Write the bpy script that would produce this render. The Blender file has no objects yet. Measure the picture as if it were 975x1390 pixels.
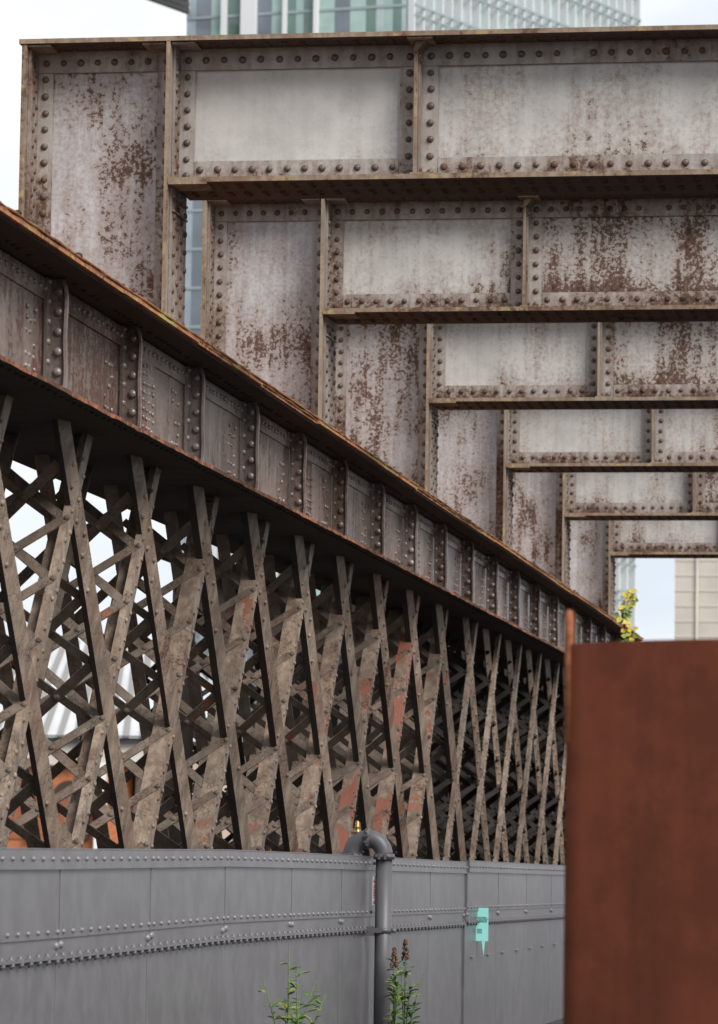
import bpy, math, random
from mathutils import Vector, Matrix
random.seed(7)
S = bpy.context.scene
COL = S.collection
V = Vector

# ------------------------------------------------------------------ camera frame
FPX, CX, CY = 5200.0, 487.5, 695.0           # focal length in px of a 975 px wide picture
_y = V((1350 - CX, -(1190 - CY), -FPX)).normalized()
_z = V((.015, 1, 0)); _z.z = -(_z.x * _y.x + _z.y * _y.y) / _y.z; _z.normalize()
_x = _y.cross(_z)
def ray(x, y):
    v = V((x - CX, -(y - CY), -FPX)); return V((v.dot(_x), v.dot(_y), v.dot(_z)))
def atY(x, y, Y): r = ray(x, y); return r * (Y / r.y)
def atX(x, y, X): r = ray(x, y); return r * (X / r.x)

# ------------------------------------------------------------------ mesh helper
class MB:
    def __init__(s): s.v = []; s.f = []; s.m = []; s.sm = []
    def face(s, idx, m=0, sm=False): s.f.append(idx); s.m.append(m); s.sm.append(sm)
    def box(s, x0, x1, y0, y1, z0, z1, m=0, front=None):
        b = len(s.v)
        for z in (z0, z1):
            for x, y in ((x0, y0), (x1, y0), (x1, y1), (x0, y1)): s.v.append((x, y, z))
        fs = [(0, 3, 2, 1), (4, 5, 6, 7), (0, 1, 5, 4), (1, 2, 6, 5), (2, 3, 7, 6), (3, 0, 4, 7)]
        for i, q in enumerate(fs):
            s.face([b + k for k in q], front if (front is not None and i in (2,)) else m)
    def obox(s, c, ax, ay, az, m=0):
        b = len(s.v); c = V(c)
        for k in (-1, 1):
            for i, j in ((-1, -1), (1, -1), (1, 1), (-1, 1)):
                s.v.append(tuple(c + ax * i + ay * j + az * k))
        flip = ax.cross(ay).dot(az) < 0
        for q in [(0, 3, 2, 1), (4, 5, 6, 7), (0, 1, 5, 4), (1, 2, 6, 5), (2, 3, 7, 6), (3, 0, 4, 7)]:
            s.face([b + k for k in (q[::-1] if flip else q)], m)
    def bar(s, a, b, n, w, t, m=0):           # flat bar from a to b, face normal n
        a, b, n = V(a), V(b), V(n)
        d = b - a; L = d.length; d.normalize(); side = n.cross(d).normalized(); n = d.cross(side).normalized()
        s.obox((a + b) / 2, side * (w / 2), d * (L / 2), n * (t / 2), m)
    def dome(s, p, n, r, h=None, m=0, seg=9, wob=0.0):
        h = h or r * .75; p = V(p); n = V(n).normalized()
        if wob: p = p + V([random.uniform(-wob, wob) for _ in range(3)]); r *= random.uniform(.9, 1.1)
        t = n.orthogonal().normalized(); u = n.cross(t)
        b = len(s.v)
        prof = ((1.0, 0.0), (.93, .42), (.66, .8))
        for q, (rr, hh) in enumerate(prof):
            for k in range(seg):
                a = 2 * math.pi * k / seg
                s.v.append(tuple(p + (t * math.cos(a) + u * math.sin(a)) * (r * rr) + n * (h * hh)))
        s.v.append(tuple(p + n * h))
        for q in range(2):
            for k in range(seg):
                k2 = (k + 1) % seg
                s.face([b + q * seg + k, b + q * seg + k2, b + (q + 1) * seg + k2, b + (q + 1) * seg + k], m, True)
        for k in range(seg): s.face([b + 2 * seg + k, b + 2 * seg + (k + 1) % seg, b + 3 * seg], m, True)
    def tube(s, pts, rad, seg=20, m=0, caps=True):
        pts = [V(p) for p in pts]; n = len(pts)
        if not hasattr(rad, '__len__'): rad = [rad] * n
        b = len(s.v); ref = None
        for i, p in enumerate(pts):
            d = (pts[min(i + 1, n - 1)] - pts[max(i - 1, 0)]).normalized()
            if ref is None: ref = d.orthogonal().normalized()
            ref = (ref - d * ref.dot(d)).normalized(); u = d.cross(ref)
            for k in range(seg):
                a = 2 * math.pi * k / seg
                s.v.append(tuple(p + (ref * math.cos(a) + u * math.sin(a)) * rad[i]))
        for i in range(n - 1):
            for k in range(seg):
                k2 = (k + 1) % seg
                s.face([b + i * seg + k, b + i * seg + k2, b + (i + 1) * seg + k2, b + (i + 1) * seg + k], m, True)
        if caps:
            s.face([b + k for k in range(seg)][::-1], m); s.face([b + (n - 1) * seg + k for k in range(seg)], m)
    def mesh(s, name, mats):
        me = bpy.data.meshes.new(name); me.from_pydata(s.v, [], s.f)
        for m in mats: me.materials.append(m)
        me.polygons.foreach_set('material_index', s.m); me.polygons.foreach_set('use_smooth', s.sm)
        me.update(); return me

def wloc(o):
    l = o.location.copy()
    while o.parent: o = o.parent; l += o.location
    return l
def put(name, me, parent=None, loc=(0, 0, 0), **props):   # loc: world position of the mesh's own origin
    if isinstance(me, tuple): me = me[0].mesh(name, me[1])
    o = bpy.data.objects.new(name, me); COL.objects.link(o)
    if parent: o.parent = parent; o.location = V(loc) - wloc(parent)
    else: o.location = loc
    for k, v in props.items(): o[k] = v
    return o
def thing(name, label, cat, loc=(0, 0, 0), group=None):
    o = bpy.data.objects.new(name, None); COL.objects.link(o); o.location = loc
    o['label'] = label; o['category'] = cat
    if group: o['group'] = group
    return o
def copyo(o, parent, shift=(0, 0, 0), **props):
    c = o.copy(); COL.objects.link(c); c.parent = parent; c.location = o.location + V(shift)
    for k, v in props.items(): c[k] = v
    return c

# ------------------------------------------------------------------ materials
class NT:
    def __init__(s, name):
        s.mat = bpy.data.materials.new(name); s.mat.use_nodes = True; s.t = s.mat.node_tree
        s.b = s.t.nodes['Principled BSDF']
    def n(s, typ, **kw):
        nd = s.t.nodes.new(typ)
        for k, v in kw.items():
            if k.startswith('i_'): nd.inputs[k[2:].replace('_', ' ')].default_value = v
            else: setattr(nd, k, v)
        return nd
    def l(s, a, b): s.t.links.new(a, b)
    def math(s, op, a, b=None, clamp=False):
        nd = s.n('ShaderNodeMath', operation=op); nd.use_clamp = clamp
        for i, v in enumerate((a, b)):
            if v is None: continue
            if isinstance(v, (int, float)): nd.inputs[i].default_value = v
            else: s.l(v, nd.inputs[i])
        return nd.outputs[0]
    def ramp(s, v, a, b, lo=0.0, hi=1.0):
        nd = s.n('ShaderNodeMapRange', interpolation_type='SMOOTHSTEP'); s.l(v, nd.inputs['Value'])
        nd.inputs['From Min'].default_value = a; nd.inputs['From Max'].default_value = b
        nd.inputs['To Min'].default_value = lo; nd.inputs['To Max'].default_value = hi
        return nd.outputs['Result']
    def mix(s, f, a, b):
        nd = s.n('ShaderNodeMix', data_type='RGBA')
        if isinstance(f, (int, float)): nd.inputs[0].default_value = f
        else: s.l(f, nd.inputs[0])
        for i, v in ((6, a), (7, b)):
            if isinstance(v, tuple): nd.inputs[i].default_value = (*v, 1)
            else: s.l(v, nd.inputs[i])
        return nd.outputs[2]
    def coord(s, rnd=True):
        tc = s.n('ShaderNodeTexCoord').outputs['Object']
        if not rnd: return tc
        oi = s.n('ShaderNodeObjectInfo'); sc = s.n('ShaderNodeVectorMath', operation='SCALE')
        sc.inputs[0].default_value = (31.7, 17.3, 53.1); s.l(oi.outputs['Random'], sc.inputs['Scale'])
        ad = s.n('ShaderNodeVectorMath', operation='ADD'); s.l(tc, ad.inputs[0]); s.l(sc.outputs[0], ad.inputs[1])
        return ad.outputs[0]
    def vmul(s, c, v):
        nd = s.n('ShaderNodeVectorMath', operation='MULTIPLY'); s.l(c, nd.inputs[0]); nd.inputs[1].default_value = v
        return nd.outputs[0]
    def noise(s, c, scale, detail=5, rough=.6, dist=0.0):
        nd = s.n('ShaderNodeTexNoise'); s.l(c, nd.inputs['Vector'])
        nd.inputs['Scale'].default_value = scale; nd.inputs['Detail'].default_value = detail
        nd.inputs['Roughness'].default_value = rough; nd.inputs['Distortion'].default_value = dist
        return nd.outputs[0]
    def attr(s, name):
        return s.n('ShaderNodeAttribute', attribute_type='OBJECT', attribute_name=name).outputs['Fac']
    def bump(s, h, strength, dist=.01):
        nd = s.n('ShaderNodeBump'); nd.inputs['Strength'].default_value = strength; nd.inputs['Distance'].default_value = dist
        s.l(h, nd.inputs['Height']); s.l(nd.outputs[0], s.b.inputs['Normal'])

def weathered(name, base, base2, stain, rust, dark, t=.70, big=1.6, fine=22, zs=.55, streak=.22, rough=.6, rrough=.9,
              bump=.5, crack=0.0, primer=None, amt=.17, coat=0.0, lichen=None, lic_t=.55, spec=.4, halo=.13, cmix=.5, low=None):
    n = NT(name); P = n.coord()
    A = n.noise(n.vmul(P, (1, 1, zs)), big, 5, .62); B = n.noise(P, fine, 6, .72)
    C = n.noise(n.vmul(P, (1, 1, .07)), 13, 4, .6); D = n.noise(P, 4.3, 6, .65)
    v = n.math('ADD', n.math('ADD', n.math('MULTIPLY', A, .44), n.math('MULTIPLY', B, .46)), n.math('MULTIPLY', C, streak))
    if low:                                                       # dirt and damp gather above the ledge
        sx = n.n('ShaderNodeSeparateXYZ'); n.l(n.coord(False), sx.inputs[0]); v = n.math('ADD', v, n.ramp(sx.outputs[2], low[0], low[0] + low[1], low[2], 0))
    v = n.math('ADD', v, n.math('MULTIPLY', n.attr('rust'), amt)); v = n.math('ADD', v, (.22 - streak) * .5)
    col = n.mix(n.ramp(n.math('ADD', n.math('MULTIPLY', C, cmix), n.math('MULTIPLY', D, 1 - cmix)), .38, .62), base, base2)
    col = n.mix(n.math('MULTIPLY', n.ramp(v, t - halo, t + .02), .65), col, stain)
    hgt = n.math('MULTIPLY', B, .5)
    if crack:
        vo = n.n('ShaderNodeTexVoronoi', feature='DISTANCE_TO_EDGE'); vo.inputs['Scale'].default_value = 24
        wn = n.n('ShaderNodeTexNoise'); n.l(P, wn.inputs['Vector']); wn.inputs['Scale'].default_value = 9; wn.inputs['Detail'].default_value = 4
        ws = n.n('ShaderNodeVectorMath', operation='SCALE'); n.l(wn.outputs['Color'], ws.inputs[0]); ws.inputs['Scale'].default_value = .12
        wa = n.n('ShaderNodeVectorMath', operation='ADD'); n.l(n.vmul(P, (1, 1, .42)), wa.inputs[0]); n.l(ws.outputs[0], wa.inputs[1]); n.l(wa.outputs[0], vo.inputs['Vector'])
        E = n.noise(P, 3.1, 3, .5)
        cr = n.math('MULTIPLY', n.ramp(vo.outputs['Distance'], .0, .045, 1, 0), n.ramp(E, .42, .62))
        col = n.mix(n.math('MULTIPLY', cr, crack), col, dark); hgt = n.math('SUBTRACT', hgt, n.math('MULTIPLY', cr, .7))
    if primer:
        F = n.noise(n.vmul(P, (1, 1, .5)), 2.3, 7, .7, .4)
        pm = n.ramp(n.math('ADD', F, n.math('MULTIPLY', n.attr('primer'), .3)), .64, .66)
        col = n.mix(pm, col, primer); hgt = n.math('SUBTRACT', hgt, n.math('MULTIPLY', pm, .6))
    sh = n.ramp(v, t, t + .035)
    col = n.mix(sh, col, rust); col = n.mix(n.ramp(v, t + .06, t + .12), col, dark)
    hgt = n.math('SUBTRACT', hgt, n.math('MULTIPLY', sh, .45))
    if lichen:
        G = n.noise(n.vmul(P, (1, .35, 1)), 9, 7, .75)
        for i, (c, w) in enumerate(lichen):
            H = n.noise(n.vmul(P, (1, .3, 1)), 5.3 + i * 3.7, 6, .7)
            col = n.mix(n.ramp(n.math('ADD', n.math('MULTIPLY', G, .4), n.math('MULTIPLY', H, .6)), w - .03, w + .04), col, c)
    n.l(col, n.b.inputs['Base Color'])
    n.l(n.mix(sh, (rough,) * 3, (rrough,) * 3), n.b.inputs['Roughness'])
    n.b.inputs['Specular IOR Level'].default_value = spec
    n.b.inputs['Coat Weight'].default_value = coat; n.b.inputs['Coat Roughness'].default_value = .3
    n.bump(hgt, bump, .012)
    return n.mat

def plain(name, col, rough=.6, metal=0, var=0.0, scale=6, spec=.4, var2=None):
    n = NT(name)
    if var:
        P = n.coord(); a = n.noise(P, scale, 5, .6)
        c2 = var2 or tuple(c * (1 - var) for c in col)
        n.l(n.mix(n.ramp(a, .35, .65), c2, col), n.b.inputs['Base Color']); n.bump(a, .15, .01)
    else: n.b.inputs['Base Color'].default_value = (*col, 1)
    n.b.inputs['Roughness'].default_value = rough; n.b.inputs['Metallic'].default_value = metal
    n.b.inputs['Specular IOR Level'].default_value = spec
    return n.mat

RUST = (.108, .060, .042); DARKR = (.028, .016, .012)
LIC = [((.30, .22, .11), .565), ((.19, .17, .07), .64)]
M = {}
M['panel'] = weathered('silver paint with rust', (.465, .442, .42), (.385, .365, .348), (.235, .175, .135), RUST, DARKR, t=.695, bump=.45, fine=30, halo=.13, cmix=.28, low=(4.95, .3, .07))
M['legpanel'] = weathered('grey paint with rust', (.45, .445, .46), (.36, .35, .36), (.25, .17, .135), RUST, DARKR, t=.69, bump=.5, big=2.2, fine=32, halo=.15, cmix=.3, low=(3.75, .6, .07))
M['frame'] = weathered('grimy grey paint', (.345, .315, .29), (.235, .205, .185), (.17, .11, .075), RUST, DARKR, t=.68, bump=.5, fine=26, low=(4.86, .22, .10))
M['rivet'] = weathered('dark rivet paint', (.10, .08, .068), (.055, .043, .036), (.12, .06, .04), RUST, DARKR, t=.61, bump=.5, rough=.45, spec=.5)
M['flange'] = weathered('dark brown flange', (.085, .057, .043), (.05, .034, .027), (.08, .04, .025), RUST, DARKR, t=.62, bump=.6, rough=.75)
M['edge'] = weathered('lichen edge', (.27, .21, .155), (.17, .12, .085), (.16, .09, .05), RUST, DARKR, t=.66, bump=.6, rough=.85, lichen=LIC)
M['side'] = weathered('weathered side plate', (.27, .235, .20), (.17, .14, .12), (.15, .09, .06), RUST, DARKR, t=.66, bump=.6, rough=.6)
M['chord'] = weathered('brown violet gloss paint', (.265, .205, .172), (.16, .122, .102), (.11, .055, .038), (.10, .038, .02), (.03, .015, .01), t=.645, bump=.9, rough=.28, coat=.45, fine=26, crack=.35, primer=(.14, .045, .025), spec=.5)
M['chordrivet'] = weathered('gloss rivet paint', (.24, .20, .185), (.13, .105, .095), (.09, .05, .035), RUST, DARKR, t=.68, bump=.6, rough=.3, coat=.4, spec=.5)
M['chordstiff'] = weathered('gloss stiffener paint', (.17, .14, .13), (.085, .068, .06), (.09, .05, .035), RUST, DARKR, t=.66, bump=.8, rough=.33, coat=.4, spec=.5)
M['rustedge'] = weathered('orange rust edge', (.42, .16, .08), (.24, .085, .045), (.16, .06, .03), (.10, .04, .022), (.04, .02, .014), t=.60, bump=.9, rough=.9, fine=30)
M['topedge'] = weathered('mossy rust edge', (.42, .19, .08), (.26, .105, .05), (.3, .13, .06), (.16, .06, .03), (.06, .03, .018), t=.66, bump=1, rough=.95,
                         lichen=[((.36, .27, .10), .54), ((.18, .18, .06), .62)], fine=30)
M['under'] = weathered('sooty underside', (.034, .026, .021), (.02, .016, .013), (.035, .02, .014), (.05, .024, .016), DARKR, t=.66, bump=.8, rough=.8)  # near-black: shade under the chord and bar flanges is painted into the colour
M['lattice'] = weathered('peeling tan brown paint', (.285, .218, .165), (.135, .10, .074), (.15, .09, .06), (.09, .045, .028), (.035, .022, .016), t=.665, bump=.55, rough=.55, fine=42, crack=.75, primer=(.22, .082, .052), spec=.35, zs=.35)
M['lacing'] = weathered('dull brown lacing', (.165, .13, .10), (.095, .074, .058), (.12, .075, .05), RUST, DARKR, t=.665, bump=.8, rough=.65, fine=30, crack=.4, primer=(.22, .08, .045))
M['wall'] = weathered('grey wall paint', (.128, .121, .129), (.098, .092, .098), (.14, .125, .12), (.13, .11, .10), (.09, .07, .06), t=.83, bump=.12, rough=.36, coat=.15, spec=.5, fine=12, cmix=.10)
M['wallrivet'] = plain('grey rivet paint', (.17, .162, .17), .32, spec=.5)
M['pipe'] = weathered('grey pipe', (.115, .112, .118), (.095, .092, .098), (.09, .08, .075), (.09, .07, .06), DARKR, t=.84, bump=.15, rough=.42, spec=.5)
M['brass'] = plain('brass', (.5, .33, .12), .35, 1)
M['corten'] = weathered('corten sheet', (.078, .0225, .0115), (.055, .016, .009), (.045, .015, .008), (.045, .018, .011), (.035, .015, .010), t=.74, big=3.2, fine=60, bump=.3, rough=.9, zs=.5, streak=.4, spec=.08, cmix=.25)
M['shadeblack'] = plain('black timber and lacing shade', (.028, .022, .018), .85, var=.5, scale=6)  # board colour, also painted on far lacing and bars in place of shade
M['rod'] = plain('orange rust rod', (.30, .10, .04), .8, var=.4, scale=30)

# ------------------------------------------------------------------ key dimensions (metres, camera at the origin)
GY0, PITCH = 26.39 + .33, 6.42          # first cross girder, spacing
BAY = PITCH / 3
XS, XL = -5.83, -6.89             # edges of the end leg
ZB, ZT = 4.85, 5.90               # cross girder bottom and top
CT, CB = 3.74, 2.86               # chord top and bottom
XE, XW, XF = -5.60, -5.93, -6.68  # chord edge, near web, far web
GROUND = -1.75
HF = .33

# ------------------------------------------------------------------ cross girders
def rows(mb, x0, x1, z, y, pitch=.13, r=.026, m=1, n=(0, -1, 0)):
    k = max(1, round((x1 - x0) / pitch))
    for i in range(k + 1):
        if random.random() < .985: mb.dome((x0 + (x1 - x0) * i / k, y, z), n, r, m=m, wob=.0025)
def cols(mb, x, z0, z1, y, pitch=.122, r=.026, m=1):
    k = max(1, round((z1 - z0) / pitch))
    for i in range(k + 1):
        mb.dome((x, y, z0 + (z1 - z0) * i / k), (0, -1, 0), r, m=m, wob=.0025)
def scols(mb, x, ys, z0, z1, pitch=.122, r=.022, m=1, nx=1):      # rivets on a face that looks along X
    k = max(1, round((z1 - z0) / pitch))
    for i in range(k + 1):
        for j, y in enumerate(ys):
            z = z0 + (z1 - z0) * i / k + (pitch / 2 if j % 2 else 0)
            if z < z1 + .01: mb.dome((x, y, z), (nx, 0, 0), r, m=m, wob=.003)

BEND = [XS + q for q in (0, 1.775, 4.4, 7.0, 9.2)]     # stiffener lines
XEND = BEND[-1] + .02
def panel_frame(x0, x1, z0, z1, bottom=True, bw=.155, top=True):
    mb = MB(); th = .022; y1 = -.005; y0 = y1 - th
    if top: mb.box(x0, x1, y0, y1, z1 - bw, z1)
    mb.box(x0, x0 + bw * .8, y0 - .003, y1, z0, z1 - bw - .004 if top else z1)
    mb.box(x1 - bw * .8, x1, y0 - .003, y1, z0, z1 - bw - .004 if top else z1)
    if bottom: mb.box(x0 + bw * .8 + .004, x1 - bw * .8 - .004, y0, y1, z0, z0 + bw * 1.08)
    if top: rows(mb, x0 + .2, x1 - .2, z1 - .085, y0)
    if bottom: rows(mb, x0 + .17, x1 - .17, z0 + .105, y0)
    cols(mb, x0 + .07, z0 + .06, z1 - .085, y0 - .003); cols(mb, x1 - .055, z0 + .06, z1 - .085, y0 - .003)
    return mb

random.seed(3)
me = {}
def pl(x0, x1, z0, z1):
    mb = MB(); nx, nz = 12, 8; b = 0                              # slightly buckled plate
    ph = random.uniform(0, 6)
    for j in range(nz + 1):
        for i in range(nx + 1):
            u, w = i / nx, j / nz
            env = math.sin(math.pi * u) * math.sin(math.pi * w)
            mb.v.append((x0 + (x1 - x0) * u, .004 + .010 * env * math.sin(3.1 * u * math.pi + ph + 2 * w), z0 + (z1 - z0) * w))
    for j in range(nz):
        for i in range(nx):
            a = j * (nx + 1) + i; mb.face([a, a + 1, a + nx + 2, a + nx + 1], 0, True)
    mb.box(x0, x1, .020, .030, z0, z1)
    return mb
me['legpanel'] = pl(XL + .02, XS - .02, CT + .03, ZT - .03).mesh('web_panel', [M['legpanel']])
me['legframe'] = panel_frame(XL + .02, XS - .015, CT + .03, ZT - .03, bottom=False).mesh('riveted_border', [M['frame'], M['rivet']])
for k in range(len(BEND) - 1):
    a, b = BEND[k] + .015, BEND[k + 1] - .015
    me['panel', k] = pl(a, b, ZB + .03, ZT - .03).mesh('web_panel', [M['panel']])
    me['frame', k] = panel_frame(a, b, ZB + .03, ZT - .03).mesh('riveted_border', [M['frame'], M['rivet']])
def flange(x0, x1, z0, z1, under=True, back=HF):
    mb = MB(); mb.box(x0, x1, -HF, back, z0, z1, 0, 1)
    # angle fillet strip under / over the plate
    if under:
        for y in (-.2, -.1, .12, .22): rows(mb, x0 + .1, x1 - .1, z0, y, .13, .024, 0, (0, 0, -1))
    return mb
mb = flange(XL - .04, XEND, ZT - .03, ZT + .004)
for k in range(int((XEND - XL - .2) / .26)):
    mb.dome((XL + .1 + k * .26, -.16, ZT + .004), (0, 0, 1), .022, m=1)
me['topfl'] = mb.mesh('top_flange', [M['flange'], M['edge']])
mb = flange(XS + .016, XEND, ZB - .006, ZB + .03, back=.43); mb.box(XS + .02, XS + .30, -HF - .004, -.05, ZB - .022, ZB - .002, 1)
me['botfl'] = mb.mesh('bottom_flange', [M['flange'], M['edge']])
# end leg: left flange plate and right flange plate, both front to back
mb = MB(); mb.box(XL - .02, XL + .016, -HF + .01, HF, CT + .01, ZT - .032, 0, 1)
mb.box(XL + .018, XL + .034, -HF + .07, -.03, CT + .01, ZT - .05, 2); scols(mb, XL + .034, (-.17, -.10), CT + .1, ZT - .15, m=3)
me['outer'] = mb.mesh('leg_flange', [M['side'], M['edge'], M['side'], M['rivet']])
mb = MB(); mb.box(XS - .014, XS + .014, -HF + .002, HF, CT + .01, ZT - .032, 0, 1)
mb.box(XS + .016, XS + .030, -.22, -.03, ZB + .035, ZT - .035, 2)
scols(mb, XS + .030, (-.17, -.09), ZB + .1, ZT - .12, m=3, r=.024)
mb.box(XS + .016, XS + .030, -.25, .26, CT + .01, ZB - .026, 2)
scols(mb, XS + .030, (-.18, -.05, .08, .2), CT + .08, ZB - .1, m=3, pitch=.14, r=.024)
for z in (CT + .02, ZB - .10, ZB - .2): mb.box(XS + .031, XS + .045, -.24, .24, z, z + .014, 2)
mb.box(XS - .12, XS + .14, -HF - .02, -.04, CT + .005, CT + .03, 1); mb.box(XS - .06, XS - .03, -HF - .015, -.1, CT + .03, CT + .14, 1)
me['inner'] = mb.mesh('leg_flange', [M['side'], M['edge'], M['side'], M['rivet']])
# caps at the flange corners
mb = MB(); mb.box(0, .17, -HF + .03, -.04, ZT - .048, ZT - .034)
me['clip'] = mb.mesh('corner_cleat', [M['side']])
def stiff(x):
    mb = MB(); d = .20
    mb.box(x - .012, x + .012, -d, -.034, ZB + .04, ZT - .06, 0, 1)
    mb.box(x + .014, x + .026, -d + .05, -.034, ZB + .04, ZT - .12, 2)
    for i in range(5):                                            # cranked head
        a = i / 4 * 1.5
        mb.box(x - .012 + .003 * i, x + .014 + .012 * i, -d - .02 - .01 * math.sin(a), -.034, ZT - .12 + .014 * i, ZT - .105 + .014 * i, 1)
    mb.box(x - .05, x + .13, -HF + .02, -.04, ZT - .046, ZT - .034, 1)
    mb.box(x - .02, x + .12, -HF + .04, -.04, ZB + .032, ZB + .048, 1)
    for z in (ZB + .09,): mb.dome((x + .027, -.13, z), (1, 0, 0), .024, m=3); mb.dome((x + .09, -.12, ZB + .048), (0, 0, 1), .024, m=3)
    mb.dome((x + .03, -.15, ZT - .17), (1, 0, 0), .024, m=3)
    return mb
for k in range(1, len(BEND)): me['stiff', k] = stiff(BEND[k]).mesh('stiffener', [M['side'], M['edge'], M['side'], M['rivet']])

RU = [(.5, -.15, .22, .2, .3), (.55, .38, .74, .4, .3), (.74, .22, .66, .3, .3), (.62, .10, .42, .3, .2), (.5, .22, .85, .4, .2), (.45, .28, .4, .2, .2)]
LAB = ['nearest and uppermost cross girder, with the tallest end leg, just below the glass tower',
       'second cross girder from the top, with big brown rust patches in its right hand panel',
       'third cross girder down, its rust streaked end leg near the middle of the picture',
       'fourth cross girder down, between the rust blotched third and the shorter ones below',
       'fifth riveted cross girder down, with a dark rust blotch at the picture edge',
       'farthest and lowest riveted cross girder, with open sky and a yellow leafed vine under it']
for i in range(6):
    Y = GY0 + PITCH * i
    t = thing('cross_girder', LAB[i], 'steel girder', (XS, Y, CT), 'cross girders stepping back over the lattice girder')
    L = (0, Y, 0); ru = RU[i]
    put('web_panel', me['legpanel'], t, L, rust=ru[0]); put('riveted_border', me['legframe'], t, L, rust=.2)
    for k in range(len(BEND) - 1):
        put('web_panel', me['panel', k], t, L, rust=ru[min(k + 1, 4)]); put('riveted_border', me['frame', k], t, L, rust=.15 + .5 * ru[min(k + 1, 4)])
        put('stiffener', me['stiff', k + 1], t, L, rust=.2)
    put('top_flange', me['topfl'], t, L, rust=.2); put('bottom_flange', me['botfl'], t, L, rust=.3 if i != 1 else .6)
    put('leg_flange', me['outer'], t, L, rust=.4); put('leg_flange', me['inner'], t, L, rust=.2)
    for x in (XL + .02, XS - .2, XS + .02): put('corner_cleat', me['clip'], t, (x, Y, 0))

# ------------------------------------------------------------------ lattice girder
G0, G1 = 15.6, 61.8
girder = thing('lattice_girder', 'long rusty lattice girder with riveted top chord running back from the left edge', 'bridge girder', (-6.3, G0, GROUND))
# top flange: laminated plates, edges uneven
random.seed(11)
mb = MB()
y = G0
while y < G1:
    l = random.uniform(1.0, 3.2); y2 = min(y + l, G1)
    o = random.uniform(-.015, .015)
    mb.box(XF - .3, XE + o, y, y2 - .002, CT - .036, CT - .016, 0)
    y = y2
b = len(mb.v); n = 260                                            # ragged corroded upper plate
for layer, (z0, z1, ex) in enumerate(((CT - .015, CT + .002, -.004), (CT + .003, CT + .020, .003))):
    b = len(mb.v)
    for k in range(n + 1):
        yy = G0 + (G1 - G0) * k / n; e = XE + ex + random.uniform(-.007, .007); zz = random.uniform(-.003, .003)
        for x, z in ((e, z0), (e + .004, (z0 + z1) / 2 + zz), (e - .006, z1 + zz), (XF - .3, z1)): mb.v.append((x, yy, z))
    for k in range(n):
        a = b + 4 * k
        for j in range(3): mb.face([a + j, a + 4 + j, a + 5 + j, a + 1 + j], 1)
        mb.face([a + 3, a + 7, a + 4, a], 0)
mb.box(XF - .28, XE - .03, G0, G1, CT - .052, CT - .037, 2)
k = G0 + .1
while k < G1:
    if random.random() < .6: mb.dome((XE - .2, k, CT - .052), (0, 0, -1), .022, m=2, seg=7)
    k += .13
# fix side colour of laminated plates
for i, f in enumerate(mb.f):
    pass
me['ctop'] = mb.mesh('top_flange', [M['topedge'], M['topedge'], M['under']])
put('top_flange', me['ctop'], girder, (0, 0, 0), rust=.3)
# webs bay by bay
def webbay(side):
    mb = MB(); x = XW if side > 0 else XF
    s = side
    x0, x1 = (x - .01, x) if s > 0 else (x, x + .01)
    mb.box(x0, x1, .0, BAY - .003, CB + .03, CT - .064)
    xo = x if s > 0 else x
    a, b = (x + .001, x + .018) if s > 0 else (x - .018, x - .001)
    mb.box(a, b, 0, BAY - .004, CT - .20, CT - .064); mb.box(a, b, 0, BAY - .004, CB + .03, CB + .15)
    xf = b if s > 0 else a
    k = .06
    while k < BAY:
        mb.dome((xf, k, CB + .085), (s, 0, 0), .021, m=1, wob=.003); 
        mb.dome((xf, k, CT - .13), (s, 0, 0), .021, m=1, wob=.003); k += .14
    if s > 0:                                                     # clusters of rivets before the stiffener
        for j in range(3):
            for q in range(6):
                if random.random() < .62: mb.dome((x, BAY - .30 - j * .1, CB + .21 + q * .075), (1, 0, 0), .019, m=1, seg=7, wob=.006)
    return mb
def clear(y): return y
nb = int((G1 - G0) / BAY)
YST = 23.78                                                       # a stiffener line
y0 = YST - 3 * BAY - .36
random.seed(5); webs = [webbay(1).mesh('web_plate', [M['chord'], M['chordrivet']]) for _ in range(3)]
back = webbay(-1).mesh('web_plate', [M['chord'], M['chordrivet']])
mb = MB()                                                         # stiffener: angle with outstanding leg
def ybend(z): return 0
mb.box(XW + .019, XW + .034, -.10, .0, CB + .04, CT - .06, 0)
prof = []
N = 14
for j in range(N + 1):
    w = j / N; z = CB + .035 + (CT - .06 - CB - .035) * w
    d = .125 + .03 * (math.exp(-w * 14) + math.exp(-(1 - w) * 14)) * -1 + .004 * math.sin(w * 9)
    prof.append((z, max(d, .07), .012 * math.exp(-w * 9) * -1 + .006 * math.sin(w * 7)))
for (za, da, ya), (zb, db, yb) in zip(prof, prof[1:]):
    b = len(mb.v)
    for z, d, yy in ((za, da, ya), (zb, db, yb)):
        for x, y in ((XW + .02, 0), (XW + .02 + d, 0), (XW + .02 + d, .016), (XW + .02, .016)): mb.v.append((x, y + yy, z))
    for q in ((0, 1, 5, 4), (1, 2, 6, 5), (2, 3, 7, 6)): mb.face([b + i for i in q], 0)
    b = len(mb.v)                                                 # outer lip
    for z, d, yy in ((za, da, ya), (zb, db, yb)):
        for x, y in ((XW + .005 + d, -.028), (XW + .024 + d, -.028), (XW + .024 + d, .001), (XW + .005 + d, .001)): mb.v.append((x, y + yy, z))
    for q in ((0, 1, 5, 4), (1, 2, 6, 5), (3, 0, 4, 7)): mb.face([b + i for i in q], 1)
z = CB + .10
while z < CT - .1:
    mb.dome((XW + .085, -.001, z), (0, -1, 0), .030, .024, m=1, seg=11); mb.dome((XW + .034, -.055, z + .06), (1, 0, 0), .022, m=1); z += .128
me['cst'] = mb.mesh('stiffener', [M['chordstiff'], M['chordrivet']])
mb = MB(); mb.box(XW + .001, XW + .024, 0, .62, CB + .155, CT - .205)
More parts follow.
